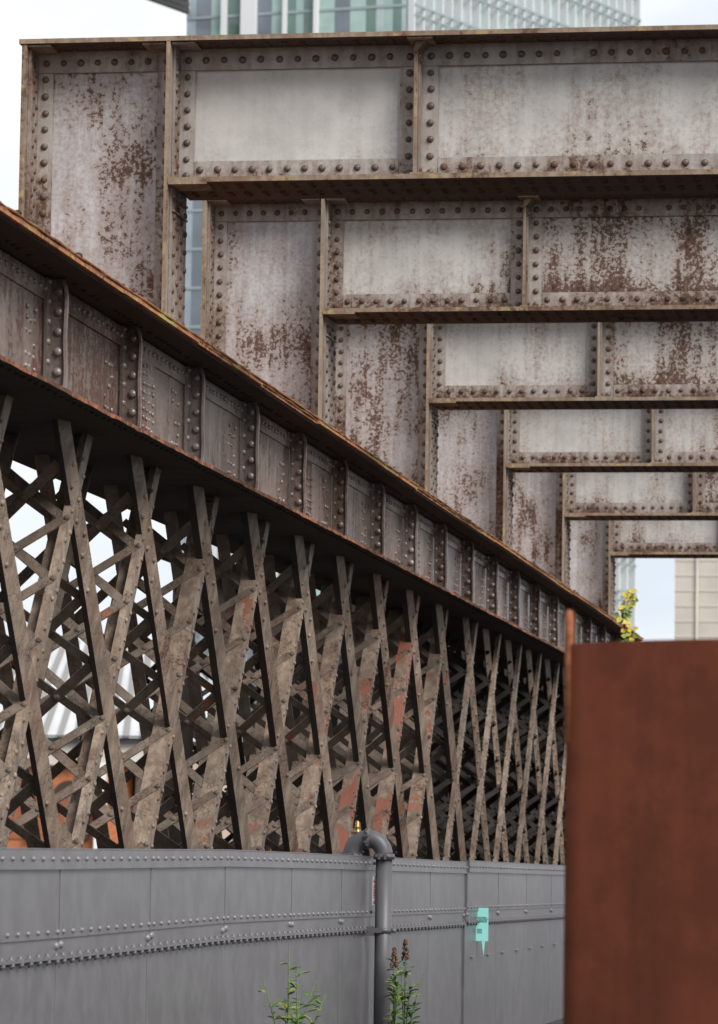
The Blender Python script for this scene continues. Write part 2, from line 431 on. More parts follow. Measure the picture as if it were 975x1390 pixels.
mb.box(XW + .019, XW + .03, 0, .62, CB + .032, CB + .15)
for q in range(8):
    for j in range(6): mb.dome((XW + .024, .06 + j * .1, CB + .2 + q * .063), (1, 0, 0), .017, m=1, seg=7, wob=.007)
me['csp'] = mb.mesh('splice_plate', [M['chord'], M['chordrivet']])
y = y0; k = 0
while y < G1 - .5:
    o = put('web_plate', webs[k % 3], girder, (0, y, 0), rust=random.uniform(.1, .45), primer=random.uniform(-.1, .25))
    put('web_plate', back, girder, (0, y, 0), rust=.3)
    put('stiffener', me['cst'], girder, (0, y - .02, 0), rust=.3)
    if k % 3 == 1: put('splice_plate', me['csp'], girder, (0, y + .32, 0), rust=.45, primer=.45)
    y += BAY; k += 1
# bottom flange of the chord: solid plate between the webs
mb = MB(); n = 300; b = 0
random.seed(21)
for k in range(n + 1):
    yy = G0 + (G1 - G0) * k / n; e = XE + random.uniform(-.008, .008)
    for x, z in ((XF - .25, CB), (e, CB + random.uniform(-.003, .003)), (e, CB + .026), (XF - .25, CB + .026)): mb.v.append((x, yy, z))
for k in range(n):
    a = 4 * k
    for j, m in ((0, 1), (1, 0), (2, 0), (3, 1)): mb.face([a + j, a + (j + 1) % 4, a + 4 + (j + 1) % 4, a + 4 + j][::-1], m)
for x in (XE - .06,):
    yy = G0
    while yy < G1: mb.dome((x, yy, CB), (0, 0, -1), .02, m=1, seg=7); mb.dome((x, yy, CB + .026), (0, 0, 1), .018, m=0, seg=7); yy += .16
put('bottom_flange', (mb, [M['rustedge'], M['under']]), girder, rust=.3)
# diaphragm plates and node gussets under the chord
TH = math.atan(1.25); dU = V((0, math.cos(TH), math.sin(TH)))     # "/" direction (up and away)
dD = V((0, math.cos(TH), -math.sin(TH)))                          # "\" direction (down and away)
ZBOT = GROUND + .25
LEN = (CB - ZBOT) / math.sin(TH)
def latbar(kind, flangeside, fw, dense, far=False):
    # local origin: top end of the bar on the chord underside
    mb = MB(); sgn = -1 if not far else 1; x = 0
    d = -dU if kind == 'U' else dD
    side = V((1, 0, 0)).cross(d).normalized()
    w = (.125 if kind == 'D' else .135) if not far else .165
    near = side if side.y < 0 else -side                          # direction to the edge nearer the viewer
    c = d * (LEN / 2)
    c = d * (LEN / 2 - .06); HL = LEN / 2 + .06
    if kind == 'D' and not far:                                   # canted strip: its open edge turned a little outwards
        cant = V((sgn * .024, 0, 0)) + near * (w / 2); fn = cant.cross(d).normalized(); fn = fn if fn.x > 0 else -fn
        mb.obox(c + V((sgn * .024, 0, 0)) - fn * .006, cant, d * HL, fn * .006)
    else:
        mb.obox(c + V((sgn * .0225, 0, 0)), V((.0225, 0, 0)), d * HL, side * (w / 2))
    e = near * (w / 2 - .009) * (1 if flangeside == 'near' else -1)
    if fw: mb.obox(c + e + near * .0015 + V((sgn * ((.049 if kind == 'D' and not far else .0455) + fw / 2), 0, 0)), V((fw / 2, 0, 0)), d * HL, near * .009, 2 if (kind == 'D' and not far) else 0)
    # rivets on the outer face
    nx = -sgn; s = .35; j = 0; p = .13 if dense else .46
    xo = 0.0
    while s < LEN - .1:
        off = near * (.034 if j % 2 else -.034)
        if dense or s < 1.1 or random.random() < .35: 
            if kind == 'D' and not far: mb.dome(d * s + off * .8 + V((sgn * (.024 + .024 * (off.dot(near) * .8 / (w / 2))), 0, 0)), fn, .019, .016, m=1, seg=8, wob=.002)
            else: mb.dome(d * s + off + V((xo, 0, 0)), (nx, 0, 0), .019, .016, m=1, seg=8, wob=.003)
        s += p * (1 if s > 1.2 or dense else .3); j += 1
    if fw > .1:
        s = .5; nn = near * (1 if flangeside == 'near' else 1)
        while s < LEN:
            for q in (-.04, .04): mb.dome(d * (s + q) + e + near * .009 + V((sgn * (.05 + fw * .5), 0, 0)), near, .024, m=1, seg=9)
            s += .63
    return mb
def lacing(kind, inset):
    mb = MB(); d = -dU if kind == 'U' else dD
    side = V((1, 0, 0)).cross(d).normalized(); near = side if side.y < 0 else -side
    X0, X1 = (-.10 if kind == 'U' else -.115), (XF - XW) + .08
    s = .3; st = .54
    while s < LEN - .2:
        o = near * inset
        a = d * s; b = d * (s + st)
        mb.bar(a + V((X0, 0, 0)) + o + near * .012, b + V((X1, 0, 0)) + o + near * .012, near, .070, .011)
        mb.bar(a + V((X1, 0, 0)) + o - near * .002, b + V((X0, 0, 0)) + o - near * .002, near, .066, .011)
        mb.dome((a + b) / 2 + V(((X0 + X1) / 2, 0, 0)) + o + near * .018, near, .026, m=1, seg=9)
        for X_ in (X0 + .02, X1 - .02): mb.dome(a + V((X_, 0, 0)) + o + near * .018, near, .024, m=1, seg=8)
        s += st
    return mb
LM = [M['lattice'], M['lattice'], M['under']]; CM = [M['lacing'], M['lacing']]  # last bar slot: painted shade for the down-facing flanges
random.seed(9)
bars = {}
for kind in 'UD':
    for var, (fs, fw, dense) in {'a': ('far', .10, True), 'b': ('near', .085, True), 'c': ('far', .02, True)}.items():
        if kind == 'D': fs, fw, dense = {'a': ('near', .035, False), 'b': ('near', .055, False), 'c': ('far', .02, True)}[var]
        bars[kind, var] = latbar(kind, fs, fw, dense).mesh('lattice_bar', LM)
    bars[kind, 'far'] = latbar(kind, 'near', .13 if kind == 'U' else .06, True, True).mesh('lattice_bar', CM)
    bars[kind, 'lace'] = lacing(kind, .055 if kind == 'U' else .028).mesh('lacing', CM)
    bars[kind, 'shadelace'] = lacing(kind, .055 if kind == 'U' else .028).mesh('lacing', [M['shadeblack']] * 2)  # near-black copy of the lacing, interior shade put into its colour
    bars[kind, 'shadefar'] = latbar(kind, 'near', .03, True, True).mesh('lattice_bar', [M['shadeblack']] * 2)
for kind, yt in (('D', 24.08), ('U', 24.92)):
    k = -4
    while True:
        Y = yt + BAY * k
        top = Y if kind == 'D' else Y
        if kind == 'D' and Y + LEN * math.cos(TH) > G1: break
        if kind == 'U' and Y > G1: break
        if kind == 'U' and Y - LEN * math.cos(TH) < G0: k += 1; continue
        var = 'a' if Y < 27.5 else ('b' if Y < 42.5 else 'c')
        pr = .05 if Y < 30 else (.2 if Y < 36 else (.42 if Y < 44 else .0))
        if kind == 'D': pr *= .3
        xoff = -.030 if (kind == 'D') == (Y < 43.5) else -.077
        shadetone = Y > 42.5  # far bays take the lacing and rear bars with painted-in shade
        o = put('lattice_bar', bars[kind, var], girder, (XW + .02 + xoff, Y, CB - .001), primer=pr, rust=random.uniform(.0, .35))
        put('lacing', bars[kind, 'shadelace' if shadetone else 'lace'], o, (XW + .02, Y, CB), primer=pr * .4, rust=random.uniform(.1, .4))
        put('lattice_bar', bars[kind, 'shadefar' if shadetone else 'far'], girder, (XF + (.0 if kind == 'D' else .047), Y, CB), primer=.1, rust=random.uniform(.1, .5))
        k += 1
mb = MB(); mb.box(XF - .2, XE, G0, G1, GROUND + .02, GROUND + .26)
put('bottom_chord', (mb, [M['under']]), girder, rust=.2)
for yy in (G0 + .15, G1 - .15):
    mb = MB(); mb.box(XF, XW, yy - .12, yy + .12, GROUND + .262, CB - .002)
    put('end_post', (mb, [M['lattice']]), girder, rust=.3)
# second girder, added near-black to darken the gaps in the first
rg = thing('added_rear_girder', 'near-black lattice girder added further back to darken the gaps in the front lattice', 'bridge girder', (-9.3, 43, GROUND))
mb = MB(); mb.box(-9.6, -9.0, 43, 74, CB, CB + .03); mb.box(-9.32, -9.28, 43, 74, CB + .032, CT - .2); mb.box(-9.6, -9.0, 43, 74, CT - .198, CT - .17)
put('top_chord', (mb, [M['under']]), rg)
mb = MB(); mb.box(-9.55, -9.05, 43, 74, GROUND + .02, GROUND + .26); put('bottom_chord', (mb, [M['under']]), rg)
for q in range(14):
    for kind in 'UD':
        o = put('lattice_bar', bars[kind, 'shadefar'], rg, (-9.3, 43.2 + BAY * q + (LEN * math.cos(TH) if kind == 'U' else .5), CB))
        put('lacing', bars[kind, 'shadelace'], o, (-9.25, 43.2 + BAY * q + (LEN * math.cos(TH) if kind == 'U' else .5), CB))
for q in range(14):
    for kind in 'UD':
        put('lattice_bar', bars[kind, 'shadefar'], rg, (-8.75, 44.3 + BAY * q + (LEN * math.cos(TH) if kind == 'U' else .5), CB))
for yy in (43.15, 73.85):
    mb = MB(); mb.box(-9.5, -9.1, yy - .1, yy + .1, GROUND + .262, CB - .002); put('end_post', (mb, [M['under']]), rg)
# dark boarding behind the far half of the girder
random.seed(17)
bd = thing('timber_boarding', 'black upright timber boarding closing off the far half of the lattice from behind', 'fence', (-7.5, 50, GROUND))
for q in range(7):
    mb = MB(); y = 40 + q * 3.0
    while y < 40 + (q + 1) * 3.0 - .01:
        mb.box(-7.55 + random.uniform(-.012, .012), -7.50, y, y + .19, GROUND, 2.75 + random.uniform(-.05, .02)); y += .2
    put('board_panel', (mb, [M['shadeblack']]), bd)
mb = MB(); 
for z in (-.6, .9, 2.2): mb.box(-7.62, -7.57, 40, 61, z, z + .1)
put('rail', (mb, [M['shadeblack']]), bd)
# moss clods on the flange
random.seed(31)
mb = MB()
for k in range(70):
    yy = random.uniform(20, 58); mb.dome((XE - random.uniform(.01, .12), yy, CT + .018), (random.uniform(-.3, .3), 0, 1), random.uniform(.015, .045), random.uniform(.015, .035), seg=6)
o = put('moss', (mb, [plain('dark moss', (.035, .03, .016), .95, var=.5, scale=20)])); o['kind'] = 'stuff'

# ------------------------------------------------------------------ grey riveted parapet wall
WX = -5.05
wall = thing('parapet_wall', 'grey painted steel wall with rows of rivets standing in front of the lattice girder', 'wall', (WX, 12, GROUND))
SE = [11.35, 13.65, 15.95, 18.26, 20.56, 22.86, 25.15, 27.61, 29.79, 32.2, 34.6, 36.92, 39.3, 41.7, 44.1, 46.5, 48.9, 51.3, 53.7, 56.1]
def zo(y):
    P = [(10, 0), (19.3, 0), (25, .035), (29, .028), (36.9, -.003), (45.5, -.03), (60, -.04)]
    for (a, u), (b, w) in zip(P, P[1:]):
        if a <= y <= b: return u + (w - u) * (y - a) / (b - a)
    return P[-1][1]
def quadprism(mb, y0, y1, xa, xb, za0, za1, zb0, zb1, m=0):       # box whose top/bottom follow the camber
    b = len(mb.v)
    for y, z0, z1 in ((y0, za0, za1), (y1, zb0, zb1)):
        for x, z in ((xa, z0), (xb, z0), (xb, z1), (xa, z1)): mb.v.append((x, y, z))
    for q in ((0, 1, 2, 3), (7, 6, 5, 4), (1, 5, 6, 2), (2, 6, 7, 3), (3, 7, 4, 0), (0, 4, 5, 1)): mb.face([b + i for i in q][::-1], m)
random.seed(2)
for i, (a, b) in enumerate(zip(SE, SE[1:])):
    far = a > 36.8
    up = .015 if far else 0.0; fx = .02 if far else 0
    ca, cb = zo(a) + up, zo(b) + up; e = .004
    X = WX + fx
    mb = MB(); quadprism(mb, a + e, b - e, X - .03, X, -.42 + ca, .06 + ca, -.42 + cb, .06 + cb)
    if not far or True:
        n = 10
        for k in range(n + 1):
            y = a + .07 + (b - a - .14) * k / n; z = -.385 + ca + (cb - ca) * (y - a) / (b - a)
            mb.dome((X, y, z), (1, 0, 0), .0145, .015, m=1, seg=10)
    put('wall_panel', (mb, [M['wall'], M['wallrivet']]), wall)
    mb = MB(); quadprism(mb, a + .002, b - .002, X + .001, X + .02, -.045 + ca, .062 + ca, -.045 + cb, .062 + cb)
    quadprism(mb, a + .001, b - .001, X - .034, X + .024, .063 + ca, .069 + ca, .063 + cb, .069 + cb)
    for k in range(n + 1):
        y = a + .07 + (b - a - .14) * k / n; z = .012 + ca + (cb - ca) * (y - a) / (b - a)
        mb.dome((X + .02, y, z), (1, 0, 0), .0145, .015, m=1, seg=10)
    put('top_band', (mb, [M['wall'], M['wallrivet']]), wall)
    mb = MB()
    quadprism(mb, a + .003, b - .003, X - .028, X - .010, -.52 + ca, -.422 + ca, -.52 + cb, -.422 + cb)
    quadprism(mb, a + .003, b - .003, X - .028, X + .015, -.534 + ca, -.521 + ca, -.534 + cb, -.521 + cb)
    for y in (a + .05, b - .05): mb.dome((X - .010, y, -.455 + ca), (1, 0, 0), .024, .02, m=1, seg=10)
    for k in range(12):
        y = a + .08 + (b - a - .16) * k / 11; z = -.534 + ca + (cb - ca) * (y - a) / (b - a)
        mb.obox(V((X + .0, y, z + .003)), V((.014, 0, 0)), V((0, .026, 0)), V((0, 0, .018)), 1)
        mb.tube([(X - .0, y, z - .03), (X - .0, y, z + .034)], .008, 6, 1)
    put('ledge', (mb, [M['wall'], M['wallrivet']]), wall)
    mb = MB(); quadprism(mb, a + e, b - e, X - .05, X - .022, GROUND, -.535 + ca, GROUND, -.535 + cb)
    for y in ((a + .5, a + 1.7) if far else ()):
        mb.obox(V((X - .012, y, -.86)), V((.014, 0, 0)), V((0, .09, 0)), V((0, 0, .006)), 1); mb.dome((X - .022, y, -.86), (1, 0, 0), .014, .03, m=1, seg=6)
    put('lower_panel', (mb, [M['wall'], M['wallrivet']]), wall)
    mb = MB(); quadprism(mb, b - .03, b + .03, X - .012, X + .003, -.42 + cb, -.047 + cb, -.42 + cb, -.047 + cb)
    put('seam_strip', (mb, [M['wall']]), wall)

# ------------------------------------------------------------------ gooseneck pipe
p0 = atX(521, 1200, WX + .12); PX, PY = p0.x, p0.y
pz = atX(521, 1163, WX + .12).z
pipe = thing('vent_pipe', 'dark grey gooseneck pipe bending over the top of the grey wall', 'pipe', (PX, PY, GROUND))
R = .068; RB = .135
put('vertical_pipe', ((lambda m: (m.tube([(0, 0, GROUND), (0, 0, pz - .02)], R, 32), m)[1])(MB()), [M['pipe']]), pipe, (PX, PY, 0))
mb = MB(); pts = []
for k in range(21):
    a = math.pi * k / 20; pts.append((-RB + RB * math.cos(a), 0, pz + .01 + RB * math.sin(a)))
pts.append((-2 * RB, 0, pz - .1)); mb.tube(pts, R + .004, 32)
bend = put('pipe_bend', (mb, [M['pipe']]), pipe, (PX, PY, 0))
def ring(c, axis, r, h, name, lugs=True):
    mb = MB(); c = V(c); a = V(axis).normalized(); mb.tube([c - a * h, c + a * h], r, 32)
    mb.tube([c - a * h * .35, c + a * h * .35], r * 1.06, 32)
    if lugs:
        t = V((0, -1, 0))
        for s in (-1, 1):
            mb.obox(c + t * r * 1.02 + a.cross(t) * s * .026, a * h, t * .018, a.cross(t) * .01)
            mb.dome(c + t * r * 1.05 + a.cross(t) * s * .05, t, .014)
    return mb
put('coupling', (ring((0, 0, pz), (0, 0, 1), R + .018, .024, ''), [M['pipe']]), pipe, (PX, PY, 0))
put('coupling', (ring((-RB, 0, pz + .01 + RB), (1, 0, 0), R + .016, .02, ''), [M['pipe']]), pipe, (PX, PY, 0))
put('coupling', (ring((-2 * RB, 0, pz), (0, 0, 1), R + .018, .024, ''), [M['pipe']]), pipe, (PX, PY, 0))
zb = atX(521, 1263, WX + .12).z
mb = MB(); mb.tube([(0, 0, zb - .02), (0, 0, zb + .02)], R + .01, 32); mb.box(-.12, .0, -R - .02, -R + .0, zb - .02, zb + .02); mb.box(-.17, -.06, -.10, -.04, zb - .045, zb + .03)
mb.dome((.085, -.02, zb), (1, 0, 0), .022, .03); mb.box(.05, .09, -.03, .0, zb - .02, zb + .02)
put('pipe_clamp', (mb, [M['pipe']]), pipe, (PX, PY, 0))
vp = V((PX - RB - .09, PY, pz + RB + R * .85))
mb = MB(); mb.tube([(0, 0, -.02), (0, 0, .03)], .028, 12); mb.tube([(0, 0, .03), (0, 0, .05), (0, 0, .06), (0, 0, .085), (0, 0, .10)], [.02, .022, .016, .018, .008], 12)
put('brass_valve', (mb, [M['brass']]), pipe, vp)

# ------------------------------------------------------------------ notices on the wall
c = atX(654, 1255, WX + .05); s = c.y / FPX
tq = plain('turquoise board', (.25, .62, .57), .5); ink = plain('dark green print', (.03, .15, .15), .6)
sg = thing('notice_sign', 'small turquoise notice with a pointed tail fixed to the grey wall', 'sign', c)
ay = V((.93, .37, 0)).normalized(); nrm = V((ay.y, -ay.x, 0))      # turned towards the viewer
W2, H2 = 9.3 * s, 22.5 * s
mb = MB(); mb.obox(V((0, 0, 0)), ay * W2, nrm * .006, V((0, 0, 1)) * H2)
b = len(mb.v)
for u, w in ((.0, -.98), (.55, -.98), (.32, -1.9)):
    for q in (-.005, .005): mb.v.append(tuple(ay * W2 * u + nrm * q + V((0, 0, H2 * w))))
for f in ((0, 2, 4), (1, 5, 3), (0, 4, 5, 1), (2, 3, 5, 4)): mb.face([b + i for i in f])
put('sign_board', (mb, [tq]), sg, c)
mb = MB(); random.seed(4)
for row, (z, x0, x1) in enumerate(((.42, -.75, .6), (.33, -.75, .75), (.24, -.75, .7), (.15, -.75, .7), (-.30, -.7, -.1), (-.40, -.7, .0), (-.50, -.7, -.05))):
    x = x0
    while x < x1:
        w = random.uniform(.06, .16); mb.obox(ay * W2 * (x + w / 2) + nrm * .0075 + V((0, 0, H2 * z)), ay * W2 * w * .5, nrm * .001, V((0, 0, H2 * .034))); x += w + .06
put('lettering', (mb, [ink]), sg, c)
mb = MB(); mb.obox(V((0, 0, .02)) + V((-.04, .05, 0)) - ay * (W2 + .02), V((.018, 0, 0)), V((0, .018, 0)), V((0, 0, H2 * .9)))
put('backing_post', (mb, [plain('dark post', (.05, .05, .05), .6)]), sg, c)
c = atX(506.8, 1209, WX + .035); s = c.y / FPX
st = thing('warning_sticker', 'narrow white notice with red print half hidden behind the gooseneck pipe', 'sign', c)
W2, H2 = 9 * s * .5, 19.5 * s
mb = MB(); mb.obox(V((.02, 0, 0)), ay * W2, nrm * .004, V((0, 0, H2))); put('sign_board', (mb, [plain('white board', (.75, .73, .72), .5)]), st, c)
mb = MB(); random.seed(8); z = .85
while z > -.9:
    h = random.uniform(.04, .10)
    for q in range(3):
        if random.random() < .75: mb.obox(V((.02, 0, 0)) + ay * W2 * (-.55 + q * .5) + nrm * .0052 + V((0, 0, H2 * z)), ay * W2 * .2, nrm * .001, V((0, 0, H2 * h * .6)))
    z -= h + .07
put('lettering', (mb, [plain('red print', (.6, .04, .04), .5)]), st, c)

# ------------------------------------------------------------------ weathering steel sheet in the foreground
SY = 12.0
a = atY(765, 1100, SY).x; ztop = [(765, 874), (800, 871.5), (850, 870), (900, 869), (975, 868)]
mb = MB(); xs = []
n = 28; x1 = a + 1.6
def topz(u):
    x = a + (x1 - a) * u; pxx = 765 + (x - a) / SY * FPX
    yy = 874 - 6 * (1 - math.exp(-(pxx - 765) / 70)); return atY(pxx, yy, SY).z
for k in range(n + 1):
    u = k / n; x = a + (x1 - a) * u; yy = SY + .10 * (2 * u - 1) ** 2 - .05; z = topz(u)
    for dy in (0, .04):
        mb.v.append((x, yy + dy, GROUND)); mb.v.append((x, yy + dy, z))
for k in range(n):
    b = 4 * k
    for q in ((0, 4, 5, 1), (2, 3, 7, 6), (1, 5, 7, 3)): mb.face([b + i for i in q], 0, q == (0, 4, 5, 1))
mb.face([0, 1, 3, 2]); b = 4 * n; mb.face([b, b + 2, b + 3, b + 1])
sh = thing('steel_screen', 'blurred rust red weathering steel sheet standing close in the right foreground', 'screen', (a, SY, GROUND))
put('sheet', (mb, [M['corten']]), sh, rust=.2)
r0 = atY(773, 880, SY + .06); r1 = atY(773, 828, SY + .06)
mb = MB(); L = r1.z - r0.z + .3
mb.tube([(0, 0, -.3), (0, 0, L - .32), (0, 0, L - .305), (0, 0, L - .3)], [.0145, .0145, .011, .004], 14)
put('upright_rod', (mb, [M['rod']]), sh, r0)

# ------------------------------------------------------------------ plants
LEAF = [plain('leaf ' + n, c, .55, var=.35, scale=40) for n, c in (('yellow', (.62, .50, .06)), ('lime', (.28, .34, .05)), ('orange', (.50, .17, .04)), ('green', (.09, .17, .04)), ('brown seed', (.16, .07, .035)))]
def leaf(mb, p, d, n, L, w, m):
    d = V(d).normalized(); n = V(n).normalized(); s = d.cross(n).normalized(); b = len(mb.v); n = s.cross(d)
    pts = [(0, 0, 0), (.25, .8, .04), (.55, 1, .10), (.85, .5, .05), (1, 0, -.05), (.85, -.5, .05), (.55, -1, .10), (.25, -.8, .04), (.5, 0, 0)]
    for u, v, h in pts: mb.v.append(tuple(V(p) + d * L * u + s * w * v * .5 + n * L * h))
    for k in range(8): mb.face([b + k, b + (k + 1) % 8, b + 8], m, True)
random.seed(14)
vy = 56.5; p0 = atY(850, 872, vy)
vine = thing('vine', 'yellow and lime leafed climbing shoot at the far end of the rusty top chord', 'plant', p0)
mbs, mbl = MB(), MB(); top = atY(848, 800, vy) - p0
pts = [V((.05 * math.sin(k * .9), 0, top.z * k / 10)) for k in range(11)]; mbs.tube(pts, .006, 6)
px_ = vy / FPX
for k in range(75):
    w = random.random(); z = top.z * w; rr = random.uniform(.01, .06); an = random.uniform(0, 6.28)
    p = V((.05 * math.sin(w * 9) + rr * math.cos(an), rr * math.sin(an), z))
    leaf(mbl, p, (math.cos(an) * .6, math.sin(an) * .4, random.uniform(-1, .1)), (random.uniform(-.4, .4), -1, random.uniform(0, .8)), random.uniform(.07, .12), random.uniform(.055, .085), 2 if (.25 < w < .4 and random.random() < .5) else random.choice((0, 0, 1, 1, 0, 3)))
put('stem', (mbs, [LEAF[4]]), vine, p0); put('foliage', (mbl, LEAF), vine, p0)
def sprig(x, ytop, X, label, seed, kind, h=.55):
    base = atX(x, 1330, X); topp = atX(x, ytop, X); g = V((base.x, base.y, GROUND)); H = topp.z - GROUND
    t = thing('wild_plant', label, 'plant', g, 'wild plants growing at the foot of the grey wall')
    random.seed(seed); s_, l_ = MB(), MB()
    for q in range(4):
        an = random.uniform(0, 6.28); sp = random.uniform(.02, .20) * (q > 0); hh = H * (1 if q == 0 else random.uniform(.72, .86))
        pts = [V((math.cos(an) * sp * w * w, math.sin(an) * sp * w * w, hh * w)) for w in (0, .25, .5, .75, 1)]
        s_.tube(pts, [.008, .007, .006, .005, .003], 6)
        for k in range(34):
            w = random.uniform(.1, .93); a2 = random.uniform(0, 6.28); p = V((math.cos(an) * sp * w * w, math.sin(an) * sp * w * w, hh * w))
            leaf(l_, p, (math.cos(a2), math.sin(a2), random.uniform(-.2, .9)), (0, -.3, 1), random.uniform(.05, .11), random.uniform(.02, .035), random.choice((1, 3, 3)))
        if kind == 'seed' and q == 0:
            for k in range(60):
                w = random.random(); a2 = random.uniform(0, 6.28); rr = .028 * (1 - w * .8)
                l_.dome(pts[-1] + V((math.cos(a2) * rr, math.sin(a2) * rr, -.14 + .17 * w)), (math.cos(a2), math.sin(a2), .4), .011, .012, m=4, seg=5)
    put('stem', (s_, [LEAF[3]]), t, g); put('foliage', (l_, LEAF), t, g)
sprig(550, 1280, -4.8, 'leafy weed with one brown seed spike just right of the pipe', 1, 'seed')
sprig(535, 1292, -4.8, 'thin weed with a reddish seed head close against the pipe', 2, 'seed')
sprig(392, 1290, -4.7, 'pale green tuft of weed in front of the wall between two panel seams', 3, 'leaf')
sprig(404, 1308, -4.6, 'low pale weed beside the taller tuft at the picture bottom', 6, 'leaf')
random.seed(44)
# little bush seen through the lattice
def bush(x, y, Y, rpx, label, seed):
    c = atY(x, y, Y); s = Y / FPX; r = rpx * s; t = thing('shrub', label, 'shrub', (c.x, c.y, GROUND), 'green shrubs seen through the lattice')
    random.seed(seed); l_, s_ = MB(), MB(); H = c.z - GROUND
    s_.tube([(0, 0, 0), (.1, 0, H * .5), (0, 0, H)], [.06, .04, .015], 8)
    for k in range(420):
        d = V((random.gauss(0, 1), random.gauss(0, 1), random.gauss(0, 1))).normalized() * (random.random() ** .4)
        p = V((d.x * r, d.y * r, H + d.z * r * 1.3 * (1 if d.z > 0 else min(2.0, H / r / 1.3))))
        leaf(l_, p, (d.x, d.y, random.uniform(-.6, .4)), (0, -.6, 1), r * .22, r * .13, random.choice((1, 1, 3, 0)))
    put('stem', (s_, [LEAF[4]]), t, (c.x, c.y, GROUND)); put('foliage', (l_, LEAF), t, (c.x, c.y, GROUND))
bush(558, 770, 66, 16, 'light green treetop showing as one leafy patch high behind the lattice', 1)
bush(622, 1050, 64, 20, 'green bush showing low behind the lattice just above the wall', 2)
bush(585, 1060, 67, 22, 'green bush behind the middle of the lattice beside the red bars', 3)

# ------------------------------------------------------------------ far structures
def slab(mb, x0, y0, x1, y1, Y, dep, m=0, dy=0):                  # block whose front face spans the given outline at distance Y
    a = atY(x0, y1, Y); b = atY(x1, y0, Y)
    mb.box(a.x, b.x, Y + dy, Y + dep, a.z, b.z, m)
    return a, b
# added brick pier, near-black: the shade behind the lattice is in its colour
shadeblack = plain('sooty brick', (.028, .022, .019), .9, var=.5, scale=2.5)
pr = thing('added_dark_pier', 'shade black brick pier added to darken the view behind the lattice', 'pier', (-10, 76, GROUND))
mb = MB(); mb.box(-13.0, -8.6, 75, 96, GROUND, 5.0); put('shaft', (mb, [shadeblack]), pr)
mb = MB(); mb.box(-13.2, -8.45, 74.8, 96.2, 5.0 + .002, 5.5); put('coping', (mb, [shadeblack]), pr)
mb = MB(); mb.box(-13.3, -8.5, 74.6, 96.4, GROUND, GROUND + 1.0); put('plinth', (mb, [plain('dark stone', (.06, .05, .045), .9, var=.4, scale=3)]), pr)

def brickmat():
    n = NT('orange brick'); br = n.n('ShaderNodeTexBrick'); tc = n.n('ShaderNodeTexCoord')
    mp = n.n('ShaderNodeMapping'); mp.inputs['Rotation'].default_value = (math.radians(90), 0, 0); n.l(tc.outputs['Object'], mp.inputs[0]); n.l(mp.outputs[0], br.inputs['Vector'])
    br.inputs['Color1'].default_value = (.46, .14, .045, 1); br.inputs['Color2'].default_value = (.36, .10, .035, 1); br.inputs['Mortar'].default_value = (.42, .28, .18, 1)
    br.inputs['Scale'].default_value = 2.2; br.inputs['Mortar Size'].default_value = .012; n.l(br.outputs[0], n.b.inputs['Base Color']); n.b.inputs['Roughness'].default_value = .85
    return n.mat
brick = brickmat(); cream = plain('cream stone', (.62, .57, .50), .8, var=.15, scale=.4); pink = plain('pink stone', (.55, .42, .34), .85, var=.2, scale=.5)
dk = plain('dark moulding', (.05, .028, .022), .7); white = plain('white paint', (.75, .74, .72), .6)
BY = 180; bb = atY(100, 1150, BY)
hall = thing('brick_hall', 'orange brick hall with arched window, cream cornice and pale roof behind the lattice', 'building', (bb.x, BY, GROUND))
def bp(name, outs, mat, dep=1.0, dy=0, parent=None):
    mb = MB()
    for x0, y0, x1, y1 in outs: slab(mb, x0, y0, x1, y1, BY, dep, 0, dy)
    return put(name, (mb, [mat]), parent or hall)
bp('wall', [(-120, 1037, 170, 1246)], brick, 25, 0)
bp('stone_wing', [(222, 1015, 330, 1246)], pink, 25, .5)
bp('link_wall', [(171, 1037, 221, 1246)], cream, 24, 1.5)
bp('cornice', [(-120, 1006, 232, 1036.8)], cream, 24, -.4)
bp('gutter', [(-120, 1000, 236, 1005.8)], plain('gutter', (.05, .05, .055), .5), 24, -.7)
bp('pilaster', [(128, 1037.2, 146, 1246)], white, .0, -.5)
bp('window', [(150, 1060, 160, 1110)], plain('pane', (.06, .05, .05), .2), .0, -.12)
def arch(xc, r, y0, ybot, name, mat, dy, thick):
    c = atY(xc, y0, BY); s = BY / FPX; R = r * s; mb = MB(); H = (ybot - y0) * s; N = 16
    ring_o = [(-R, -H)] + [(R * math.cos(math.pi - math.pi * k / N), R * 1.15 * math.sin(math.pi * k / N)) for k in range(N + 1)] + [(R, -H)]
    Ri = R - thick * s
    ring_i = [(-Ri, -H)] + [(Ri * math.cos(math.pi - math.pi * k / N), Ri * 1.15 * math.sin(math.pi * k / N)) for k in range(N + 1)] + [(Ri, -H)]
    for (o1, i1, o2, i2) in zip(ring_o, ring_i, ring_o[1:], ring_i[1:]):
        b = len(mb.v)
        for q in (o1, i1, i2, o2):
            mb.v.append((c.x + q[0], BY - dy, c.z + q[1]))
        for q in (o1, i1, i2, o2):
            mb.v.append((c.x + q[0], BY - .001, c.z + q[1]))
        for f in ((0, 1, 2, 3), (0, 3, 7, 4), (1, 5, 6, 2)): mb.face([b + i for i in f])
    fr = put(name, (mb, [mat]), hall)
    return fr, c, Ri, H
for xc in (24, -48, 96):
    fr, c, Ri, H = arch(xc, 27, 1090, 1140, 'arched_window', dk, .35, 10)
    mb = MB(); N = 14; vs = [(c.x - Ri, BY - .06, c.z - H)] + [(c.x + Ri * math.cos(math.pi - math.pi * k / N), BY - .06, c.z + Ri * 1.15 * math.sin(math.pi * k / N)) for k in range(N + 1)] + [(c.x + Ri, BY - .06, c.z - H)]
    mb.v += vs; mb.face(list(range(len(vs)))[::-1])
    put('pane', (mb, [plain('amber pane', (.30, .10, .05), .35)]), fr)
